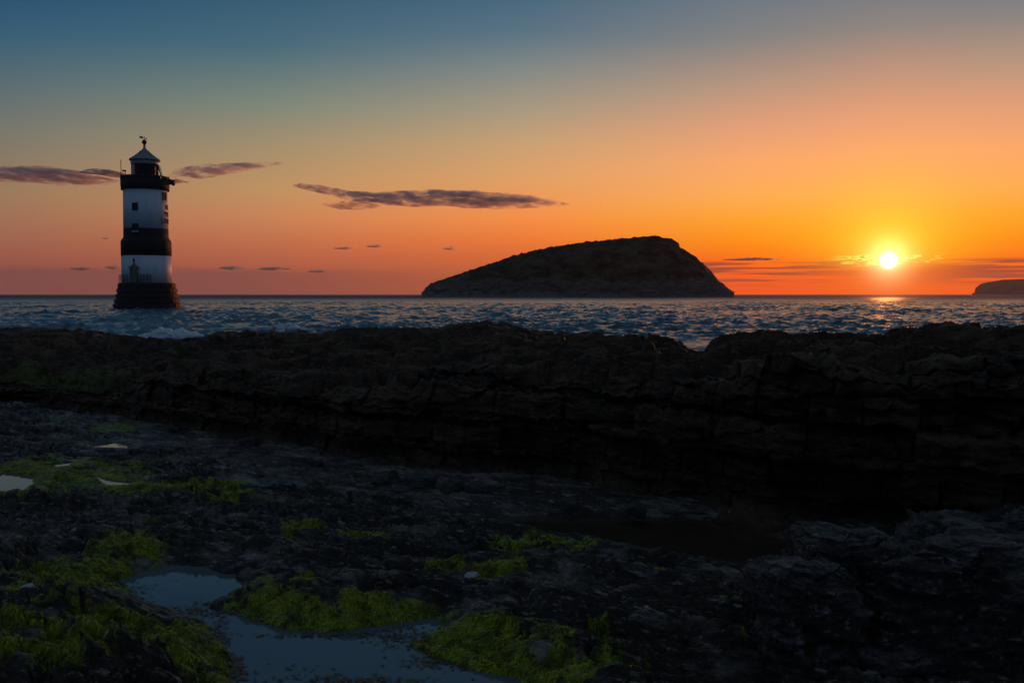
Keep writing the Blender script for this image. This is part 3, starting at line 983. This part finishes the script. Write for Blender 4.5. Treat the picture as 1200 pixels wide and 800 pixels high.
def lathe(name, prof, mat, parent, seg=64, caps=True):
    """prof: (radius, height) pairs from bottom to top"""
    bm = bmesh.new()
    rings = []
    for r, z in prof:
        if r < 1e-4:
            rings.append([bm.verts.new((0, 0, z))])
        else:
            rings.append([bm.verts.new((r * math.sin(2 * math.pi * k / seg), -r * math.cos(2 * math.pi * k / seg), z)) for k in range(seg)])
    for a_, b_ in zip(rings, rings[1:]):
        for k in range(seg):
            q = [a_[k % len(a_)], a_[(k + 1) % len(a_)], b_[(k + 1) % len(b_)], b_[k % len(b_)]]
            q = [v for j, v in enumerate(q) if v not in q[:j]]
            if len(q) > 2:
                bm.faces.new(q)
    if caps:
        if len(rings[0]) > 1:
            bm.faces.new(rings[0][::-1])
        if len(rings[-1]) > 1:
            bm.faces.new(rings[-1])
    me = bpy.data.meshes.new(name)
    bm.to_mesh(me)
    bm.free()
    for p in me.polygons:
        p.use_smooth = len(p.vertices) == 4 and abs(p.normal.z) < 0.5
    return link(name, me, mat, parent)


def box(bm, c, h, rot=None):
    M = Matrix.Translation(c) @ (rot.to_4x4() if rot else Matrix()) @ Matrix.Diagonal((h[0] * 2, h[1] * 2, h[2] * 2, 1))
    bmesh.ops.create_cube(bm, size=1, matrix=M)


def bar(bm, a_, b_, r, seg=8):
    a_, b_ = Vector(a_), Vector(b_)
    d = b_ - a_
    M = Matrix.Translation((a_ + b_) / 2) @ d.to_track_quat('Z', 'Y').to_matrix().to_4x4()
    bmesh.ops.create_cone(bm, cap_ends=True, segments=seg, radius1=r, radius2=r, depth=d.length, matrix=M)


def fin(name, bm, mat, parent, loc=None, rot=None):
    me = bpy.data.meshes.new(name)
    bm.to_mesh(me)
    bm.free()
    o = link(name, me, mat, parent)
    if loc is not None:
        o.location = loc
    if rot is not None:
        o.rotation_euler = rot
    return o


def around(phi, r, z):
    """point on the tower: phi degrees to the right of the side facing the shore"""
    return Vector((r * math.sin(R(phi)), -r * math.cos(R(phi)), z))


# stepped base of stone courses
base = lathe('base', [(37.6 * S, -4.0), (37.6 * S, hz(361)), (36.4 * S, hz(360.5)), (36.2 * S, hz(356)), (34.8 * S, hz(355.5)), (34.6 * S, hz(350.5)), (33.3 * S, hz(350)),
                      (33.2 * S, hz(344.5)), (32.2 * S, hz(344)), (32.0 * S, hz(338)), (31.2 * S, hz(337.5)), (31.0 * S, hz(333.4)), (30.4 * S, hz(332.0))], M_base, LH)
for k, (r, y) in enumerate(((36.9, 358.4), (35.4, 353.0), (33.9, 347.2), (32.6, 341.0), (31.5, 335.4))):
    for j in range(30):          # face stones standing a little proud of the base
        bm = bmesh.new()
        a0 = 360 / 30
        h = 2.25 * S
        wdt = r * S * math.tan(R(a0 / 2)) * 0.95
        box(bm, (0, 0, 0), (wdt, 0.12, h))
        bmesh.ops.bevel(bm, geom=bm.edges[:], offset=0.05, segments=1, affect='EDGES')
        o = fin('stone', bm, M_base, base)
        ph = (j + 0.5 * (k % 2)) * a0
        o.location = around(ph, (r - 0.2) * S + random.uniform(-0.05, 0.05), hz(y))
        o.rotation_euler = (0, 0, R(ph))
lathe('lower_white_band', [(27.75 * S, hz(332.2)), (27.6 * S, hz(300.6))], M_white, LH)
lathe('black_band', [(27.8 * S, hz(300.6)), (27.8 * S, hz(284.5)), (27.3 * S, hz(283.2)), (25.0 * S, hz(279.6)), (24.75 * S, hz(279.0)), (24.65 * S, hz(269.4))], M_black, LH)
lathe('upper_white_band', [(24.62 * S, hz(269.4)), (24.2 * S, hz(224.6))], M_white, LH)
gal = lathe('gallery', [(24.3 * S, hz(225.2)), (25.0 * S, hz(223.6)), (26.2 * S, hz(222.4)), (26.6 * S, hz(221.4)), (26.8 * S, hz(220.4)), (26.8 * S, hz(212.6)), (24.6 * S, hz(212.6)), (24.6 * S, hz(217.5)), (15 * S, hz(217.5))], M_black, LH, caps=False)
for j in range(24):              # battlements
    bm = bmesh.new()
    box(bm, (0, 0, 0), (0.33, 0.17, 1.75 * S))
    bmesh.ops.bevel(bm, geom=bm.edges[:], offset=0.03, segments=1, affect='EDGES')
    o = fin('merlon', bm, M_black, gal)
    o.location = around(j * 15 + 4, 25.7 * S, hz(210.9))
    o.rotation_euler = (0, 0, R(j * 15 + 4))
for j in range(24):              # corbels under the gallery
    bm = bmesh.new()
    box(bm, (0, 0, 0), (0.16, 0.20, 0.16))
    o = fin('corbel', bm, M_black, gal)
    o.location = around(j * 15, 25.2 * S, hz(224.0))
    o.rotation_euler = (0, 0, R(j * 15))
# fog bell bracket on the right of the gallery
bm = bmesh.new()
box(bm, (0, 0, 0), (0.42, 0.3, 0.42))
box(bm, (0.35, 0, -0.25), (0.28, 0.2, 0.22))
bmesh.ops.bevel(bm, geom=bm.edges[:], offset=0.04, segments=1, affect='EDGES')
o = fin('fog_signal', bm, M_iron, gal, around(82, 29.0 * S, hz(214.5)), (0, R(14), 0))
# mast and small lamp on the left of the gallery
bm = bmesh.new()
bar(bm, (0, 0, 0), (0, 0, 2.9), 0.055)
bar(bm, (0, 0, 0), (0, 0, 0.5), 0.11)
fin('mast', bm, M_iron, gal, around(-80, 25.9 * S, hz(211)))
bm = bmesh.new()
bar(bm, (0, 0, 0), (0, 0, 0.75), 0.05)
box(bm, (-0.18, 0, 0.85), (0.3, 0.12, 0.13))
fin('gallery_lamp', bm, M_iron, gal, around(-58, 24.6 * S, hz(210.5)))

# lantern
lan = lathe('lantern', [(15.2 * S, hz(217.5)), (15.2 * S, hz(207.5)), (15.0 * S, hz(207.5))], M_black, LH, 32)
gl = lathe('glazing', [(14.3 * S, hz(207.5)), (14.3 * S, hz(191.5))], M_glass, lan, 16, caps=False)
for j in range(16):
    bm = bmesh.new()
    bar(bm, around(j * 22.5, 14.5 * S, hz(207.5)), around(j * 22.5, 14.5 * S, hz(191.2)), 0.06, 6)
    fin('glazing_bar', bm, M_iron, lan)
for py in (202.4, 197.0):
    lathe('glazing_ring', [(14.3 * S, hz(py + 0.3)), (14.75 * S, hz(py + 0.3)), (14.75 * S, hz(py - 0.3)), (14.3 * S, hz(py - 0.3))], M_iron, lan, 32, caps=False)
lathe('lantern_top_ring', [(15.0 * S, hz(195.4)), (15.4 * S, hz(195.0)), (15.4 * S, hz(190.6)), (14.6 * S, hz(190.6))], M_lead, lan, 32, caps=False)
# blank white screens on the left and dark curtains inside the glass
for ph0, ph1, mt, nm in ((-100, -52, M_white, 'white_screen'), (-46, 44, M_dark, 'dark_screen'), (120, 240, M_white, 'white_screen')):
    bm = bmesh.new()
    n = 10
    v0 = [bm.verts.new(around(ph0 + (ph1 - ph0) * k / n, 15.0 * S, hz(207.3))) for k in range(n + 1)]
    v1 = [bm.verts.new(around(ph0 + (ph1 - ph0) * k / n, 15.0 * S, hz(195.6))) for k in range(n + 1)]
    for k in range(n):
        bm.faces.new((v0[k], v0[k + 1], v1[k + 1], v1[k]))
    bmesh.ops.solidify(bm, geom=bm.faces[:], thickness=0.05)
    fin(nm, bm, mt, lan)
lathe('lens', [(0.1, hz(208)), (0.75, hz(205)), (0.95, hz(200.5)), (0.75, hz(196.5)), (0.1, hz(194))], M_iron, lan, 16)
bm = bmesh.new()
box(bm, (0, 0, 0), (0.09, 0.75, 0.98))
fin('solar_panel', bm, M_panel, LH, (16.6 * S, -1.2, hz(202.3)), (0, R(-14), R(-12)))
roof = lathe('roof', [(17.0 * S, hz(189.6)), (17.2 * S, hz(190.6)), (16.9 * S, hz(189.4)), (13.4 * S, hz(187.2)), (8.2 * S, hz(183.2)), (3.6 * S, hz(178.8)), (1.5 * S, hz(176.0)), (1.3 * S, hz(173.0))], M_lead, LH, 32)
for j in range(16):
    bm = bmesh.new()
    pts = [(16.8, 189.2), (13.4, 187.1), (8.2, 183.1), (3.6, 178.7)]
    for (r0, y0), (r1, y1) in zip(pts, pts[1:]):
        bar(bm, around(j * 22.5 + 11, r0 * S, hz(y0)), around(j * 22.5 + 11, r1 * S, hz(y1)), 0.05, 5)
    fin('roof_rib', bm, M_lead, roof)
lathe('vent_ball', [(1.3 * S, hz(173.4)), (1.2 * S, hz(171.8)), (2.2 * S, hz(171.0)), (2.75 * S, hz(169.6)), (2.7 * S, hz(168.6)), (2.1 * S, hz(167.2)), (0.9 * S, hz(166.4)), (0.01, hz(166.2))], M_iron, roof, 20)
bm = bmesh.new()
bar(bm, (0, 0, 0), (0, 0, 0.62), 0.05)
bar(bm, (-0.65, 0, 0.38), (0.35, 0, 0.16), 0.04)
box(bm, (-0.48, 0, 0.38), (0.26, 0.03, 0.17), Matrix.Rotation(R(12), 3, 'Y'))
box(bm, (0.30, 0, 0.17), (0.12, 0.03, 0.10), Matrix.Rotation(R(57), 3, 'Y'))
fin('weather_vane', bm, M_iron, roof, (0, 0, hz(166.4)))

# windows
def window(phi, py0, py1, r, wd, hood=False):
    o = empty('window', around(phi, r, hz((py0 + py1) / 2)))
    o.parent = LH
    o.rotation_euler = (0, 0, R(phi))
    hh = (py1 - py0) * S / 2
    bm = bmesh.new()
    box(bm, (0, 0.0, 0), (wd, 0.10, hh))
    pane = fin('pane', bm, M_dark, o)
    bm = bmesh.new()
    for s in (-1, 1):
        box(bm, (s * (wd + 0.06), -0.02, 0), (0.058, 0.16, hh + 0.12))
        box(bm, (0, -0.02, s * (hh + 0.06)), (wd, 0.15, 0.058))
    box(bm, (0, -0.105, 0), (wd - 0.005, 0.02, 0.035))
    box(bm, (0, -0.108, 0), (0.035, 0.02, hh - 0.005))
    fin('window_frame', bm, M_black, o)
    bm = bmesh.new()
    box(bm, (0, -0.14, -hh - 0.19), (wd + 0.16, 0.16, 0.07))
    fin('sill', bm, M_white, o)
    return o


window(-27, 242.0, 249.6, 24.36 * S, 0.36)
window(-27, 265.6, 272.4, 24.6 * S, 0.40)
window(56, 228.4, 236.2, 24.22 * S, 0.36)

# painted warning round the tower
def lettering(word, py_mid, height, phi_mid, r):
    cu = bpy.data.curves.new('lettering', 'FONT')
    cu.body = word
    cu.size = 1.0
    cu.extrude = 0.02
    cu.align_x = 'CENTER'
    cu.resolution_u = 4
    tmp = bpy.data.objects.new('lettering_curve', cu)
    COL.objects.link(tmp)
    dg = bpy.context.evaluated_depsgraph_get()
    me = bpy.data.meshes.new_from_object(tmp.evaluated_get(dg))
    bpy.data.objects.remove(tmp)
    bpy.data.curves.remove(cu)
    co_ = np.zeros(len(me.vertices) * 3)
    me.vertices.foreach_get('co', co_)
    co_ = co_.reshape(-1, 3)
    k = height / 0.70
    out = np.zeros_like(co_)
    ph = R(phi_mid) + co_[:, 0] * k * 0.80 / r
    rr = r + 0.008 + co_[:, 2] * 1.0 + 0.02
    out[:, 0] = rr * np.sin(ph)
    out[:, 1] = -rr * np.cos(ph)
    out[:, 2] = hz(py_mid) + (co_[:, 1] - 0.35) * k
    me.vertices.foreach_set('co', out.ravel())
    me.update()
    me.name = 'lettering'
    return link('lettering', me, M_black, LH)


lettering('NO', 244.2, 0.92, 74, 24.42 * S)
lettering('PASSAGE', 252.2, 0.92, 87, 24.5 * S)
lettering('LANDWARD', 260.2, 0.92, 90, 24.58 * S)

# door, landing and railings at the foot of the tower
dr = empty('door', around(-29, 27.7 * S, hz(332)))
dr.parent = LH
dr.rotation_euler = (0, 0, R(-29))
bm = bmesh.new()
box(bm, (0, 0, 1.15), (0.48, 0.08, 1.15))
fin('door_leaf', bm, M_bronze, dr)
bm = bmesh.new()
for s in (-1, 1):
    box(bm, (s * 0.60, -0.06, 1.25), (0.115, 0.18, 1.25))
box(bm, (0, -0.08, 2.58), (0.86, 0.22, 0.10))
box(bm, (0, -0.06, 2.80), (0.52, 0.18, 0.12))
box(bm, (0, -0.05, 3.02), (0.22, 0.14, 0.10))
fin('door_surround', bm, M_bronze, dr)
bm = bmesh.new()
bar(bm, (0.05, -0.15, 3.1), (0.05, -0.15, 4.05), 0.07)
box(bm, (0.05, -0.2, 3.75), (0.12, 0.12, 0.2))
fin('door_lamp', bm, M_iron, dr)
def railing(p0, p1):
    bm = bmesh.new()
    n = 4
    rr0 = 30.2 * S
    for k in range(n + 1):
        ph = p0 + (p1 - p0) * k / n
        bar(bm, around(ph, rr0, hz(332.0)), around(ph, rr0, hz(332.0) + 1.35), 0.05, 6)
    for h in (0.5, 0.92, 1.33):
        for k in range(n):
            bar(bm, around(p0 + (p1 - p0) * k / n, rr0, hz(332.0) + h), around(p0 + (p1 - p0) * (k + 1) / n, rr0, hz(332.0) + h), 0.04, 6)
    return fin('railing', bm, M_iron, LH)
railing(-95, -45)
railing(-20, 8)
# ladder down the base
bm = bmesh.new()
for s in (-1, 1):
    bar(bm, (s * 0.22, 0, -3.9), (s * 0.22, 0.75, 0.4), 0.05, 6)
for k in range(11):
    f = k / 10
    bar(bm, (-0.22, 0.75 * f * 0.95, -3.8 + 4.1 * f), (0.22, 0.75 * f * 0.95, -3.8 + 4.1 * f), 0.035, 6)
fin('ladder', bm, M_iron, LH, around(-14, 37.4 * S, hz(332)), (0, 0, R(-14)))

# ------------------------------------------------------------------ breaking waves
m_foam, Nf, pf = material('foam', 0.7, (0.86, 0.88, 0.90))
bump(Nf, pf, Nf.noise(Nf.n('ShaderNodeNewGeometry').outputs['Position'], 6, 5, 0.7), 0.8, 0.08)


def breaker(px0, px1, Y, h, seed, skew=0.0):
    n, r = 130, 46
    u = np.linspace(0, 1, n)[None, :]
    v = np.linspace(0, 1, r)[:, None]
    x0, x1 = (px0 - 600) / FPX * Y, (px1 - 600) / FPX * Y
    X = x0 + (x1 - x0) * u + 0 * v
    hh = h * (np.sin(math.pi * u) ** 0.6) * (0.55 + 0.45 * fbm(u * 6 + seed, 0 * u, 0.0, 3) + 0.25 + skew * (u - 0.5))
    ang_ = math.pi * v
    Yp = Y + 0.12 * (X - x0) - 0.65 * np.cos(ang_) * 0.9 + 0.25 * np.sin(ang_) * -1
    Z = -0.12 + (hh + 0.12) * np.sin(ang_) ** 0.8
    n1_ = fbm(X / 0.5 + seed, Yp / 0.4, Z / 0.3, 4, 0.6)
    Z = Z + 0.16 * n1_ * np.sin(ang_) * (0.3 + hh / h)
    Yp = Yp + 0.18 * fbm(X / 0.35, Yp / 0.35 + seed, Z / 0.25, 3)
    me = grid_mesh('breaking_wave', np.stack([X, Yp, Z], -1))
    return tag(link('breaking_wave', me, m_foam), kind='structure')


breaker(148, 252, 48.0, 0.88, 1.0, 0.0)
breaker(312, 357, 55.0, 1.02, 5.0, 0.5)
breaker(668, 694, 34.0, 1.42, 9.0, 0.0)

# ------------------------------------------------------------------ clouds
def cloud_material(name, dens, sc):
    m = bpy.data.materials.new(name)
    m.use_nodes = True
    t = m.node_tree
    t.nodes.clear()
    N = NT(t)
    out = N.n('ShaderNodeOutputMaterial')
    v = N.n('ShaderNodeVolumePrincipled')
    v.inputs['Color'].default_value = (0.98, 0.96, 0.96, 1)
    v.inputs['Anisotropy'].default_value = 0.5
    co_ = N.n('ShaderNodeTexCoord').outputs['Object']
    n_ = N.noise(N.vm('MULTIPLY', co_, (1.0, 1.0, 3.2)), sc, 8, 0.66, 0.5)
    N.put(v.inputs['Density'], N.smooth(n_, 0.45, 0.60, 0.0, dens))
    t.links.new(v.outputs[0], out.inputs['Volume'])
    return m


CY = 9000.0


def cloud(top, bot, depth, label, mat, seed):
    """closed body of air between two traced outlines, as deep as it is long in places"""
    x0, x1 = top[0][0], top[-1][0]
    n, seg = 70, 22
    u = np.linspace(0, 1, n)
    px = x0 + (x1 - x0) * u
    ty = np.interp(px, *zip(*top))
    by = np.interp(px, *zip(*bot))
    X, Zt = at_y(px, ty, CY)
    _, Zb = at_y(px, by, CY)
    cz, hz_ = (Zt + Zb) / 2, np.maximum((Zt - Zb) / 2 * 1.05, 0.5)
    dp = depth * np.maximum(np.sin(math.pi * np.clip(u, 0.004, 0.996)), 0.02) ** 0.6
    th = np.linspace(0, 2 * math.pi, seg, endpoint=False)[:, None]
    wob = 1 + 0.28 * fbm(u[None, :] * 9 + seed, np.cos(th) * 1.5, np.sin(th) * 1.5 + seed, 4)
    P = np.stack([X[None, :] + 0 * th, CY + dp[None, :] * np.cos(th) * wob, cz[None, :] + hz_[None, :] * np.sin(th) * wob], -1)
    c = np.array([X.mean(), CY, cz.mean()])
    P = P - c
    P = np.transpose(P, (1, 0, 2))
    me = grid_mesh('cloud', P, wrap=True)
    bm = bmesh.new()
    bm.from_mesh(me)
    bmesh.ops.holes_fill(bm, edges=[e for e in bm.edges if e.is_boundary], sides=0)
    bmesh.ops.recalc_face_normals(bm, faces=bm.faces[:])
    bm.to_mesh(me)
    bm.free()
    o = link('cloud', me, mat)
    o.location = c
    return tag(o, label, 'cloud', 'small clouds in the evening sky')


M_cloud = cloud_material('cloud', 0.015, 0.0070)
M_wisp = cloud_material('wisp', 0.06, 0.0100)
cloud([(342, 216), (352, 214.5), (380, 218), (410, 225), (440, 227), (480, 225), (520, 224), (560, 225), (600, 227), (630, 232), (655, 236), (668, 239)],
      [(342, 218), (352, 221), (380, 227), (410, 234), (440, 239), (480, 241), (520, 240), (555, 244), (600, 245), (630, 243), (655, 241), (668, 240)], 420,
      'long flat mauve cloud above the left of the island', M_cloud, 1.0)
cloud([(376, 239), (395, 236), (415, 235), (435, 238), (448, 241)], [(376, 240), (395, 244.5), (415, 246), (435, 244.5), (448, 242)], 160, 'small grey cloud tucked under the left end of the long cloud', M_cloud, 2.0)
cloud([(-80, 198), (-20, 196), (20, 197), (60, 196), (90, 200), (120, 207), (140, 211)], [(-80, 206), (-20, 211), (20, 212), (60, 215), (90, 216), (120, 216), (140, 213)], 380,
      'dark pink edged cloud at the left edge of the sky', M_cloud, 3.0)
cloud([(92, 202), (110, 198), (130, 199), (145, 203), (158, 209)], [(92, 203), (110, 204), (130, 207), (145, 209), (158, 210)], 140, 'thin pink cloud reaching the lantern from the left', M_wisp, 4.0)
cloud([(196, 208), (210, 198), (235, 194), (270, 193), (300, 192), (333, 190)], [(196, 210), (210, 206), (235, 209), (270, 202), (300, 196), (333, 191)], 240,
      'ragged pink cloud trailing right from the lantern', M_cloud, 5.0)
cloud([(190, 212), (205, 209), (222, 213)], [(190, 213), (205, 215), (222, 214)], 90, 'pink shred of cloud just right of the gallery', M_wisp, 6.0)
for i, (x, y, w, h, lab) in enumerate(((124, 279, 6, 2.5, 'tiny dark cloud left of the tower at its black band'), (134, 313, 12, 5, 'small grey cloud low beside the tower on its left'),
                                       (404, 291, 14, 2.2, 'thin dark shred of cloud left of the small puff'), (440, 288.5, 12, 3, 'small dark puff under the long cloud'), (527, 291, 9, 3.5, 'faint puff above the left tip of the island'),
                                       (272, 314, 18, 3.5, 'low cloud bank right of the tower'), (320, 315, 22, 3, 'low flat cloud midway between tower and island'), (375, 318, 16, 3, 'low flat cloud left of the island'),
                                       (98, 315, 18, 3, 'low cloud bank left of the tower'), (880, 304, 34, 2.2, 'thin dark bar of cloud right of the island'))):
    cloud([(x - w, y), (x - w * 0.5, y - h * 0.5), (x, y - h), (x + w * 0.5, y - h * 0.6), (x + w, y)], [(x - w, y + 0.6), (x, y + h * 0.6), (x + w, y + 0.6)], w * 5, lab, M_wisp, 10.0 + i)

# ------------------------------------------------------------------ birds and stalks
def bird(px, py, Y, lab, rz):
    x, z = (float(v) for v in at_y(px, py, Y))
    b = empty('bird', (x, Y, z), rz)
    tag(b, lab, 'bird', 'gulls flying over the sea')
    bm = bmesh.new()
    bmesh.ops.create_uvsphere(bm, u_segments=8, v_segments=6, radius=1, matrix=Matrix.Diagonal((0.28, 0.08, 0.08, 1)))
    fin('body', bm, M_iron, b)
    for s in (-1, 1):
        bm = bmesh.new()
        v = [bm.verts.new(q) for q in ((0.10, 0, 0.03), (-0.10, 0, 0.03), (-0.06, s * 0.35, 0.18), (0.10, s * 0.35, 0.18), (-0.14, s * 0.72, 0.10))]
        bm.faces.new((v[0], v[1], v[2], v[3]))
        bm.faces.new((v[3], v[2], v[4]))
        bmesh.ops.solidify(bm, geom=bm.faces[:], thickness=0.02)
        fin('wing', bm, M_iron, b)


bird(703, 241, 420, 'tiny dark gull right of the long cloud', 0.4)
bird(806, 255, 420, 'tiny dark gull above the right end of the island', -0.7)


# ------------------------------------------------------------------ evening haze over the sea
mh = bpy.data.materials.new('haze')
mh.use_nodes = True
mh.node_tree.nodes.clear()
NH = NT(mh.node_tree)
oh = NH.n('ShaderNodeOutputMaterial')
vh = NH.n('ShaderNodeVolumePrincipled')
vh.inputs['Color'].default_value = (0.95, 0.87, 0.78, 1)
vh.inputs['Density'].default_value = 1.7e-5
vh.inputs['Anisotropy'].default_value = 0.4
mh.node_tree.links.new(vh.outputs[0], oh.inputs['Volume'])
bm = bmesh.new()
box(bm, (0, 0, 148), (15500, 15500, 153))
tag(fin('haze', bm, mh, None), 'thin evening haze over the sea', 'haze', kind='stuff')
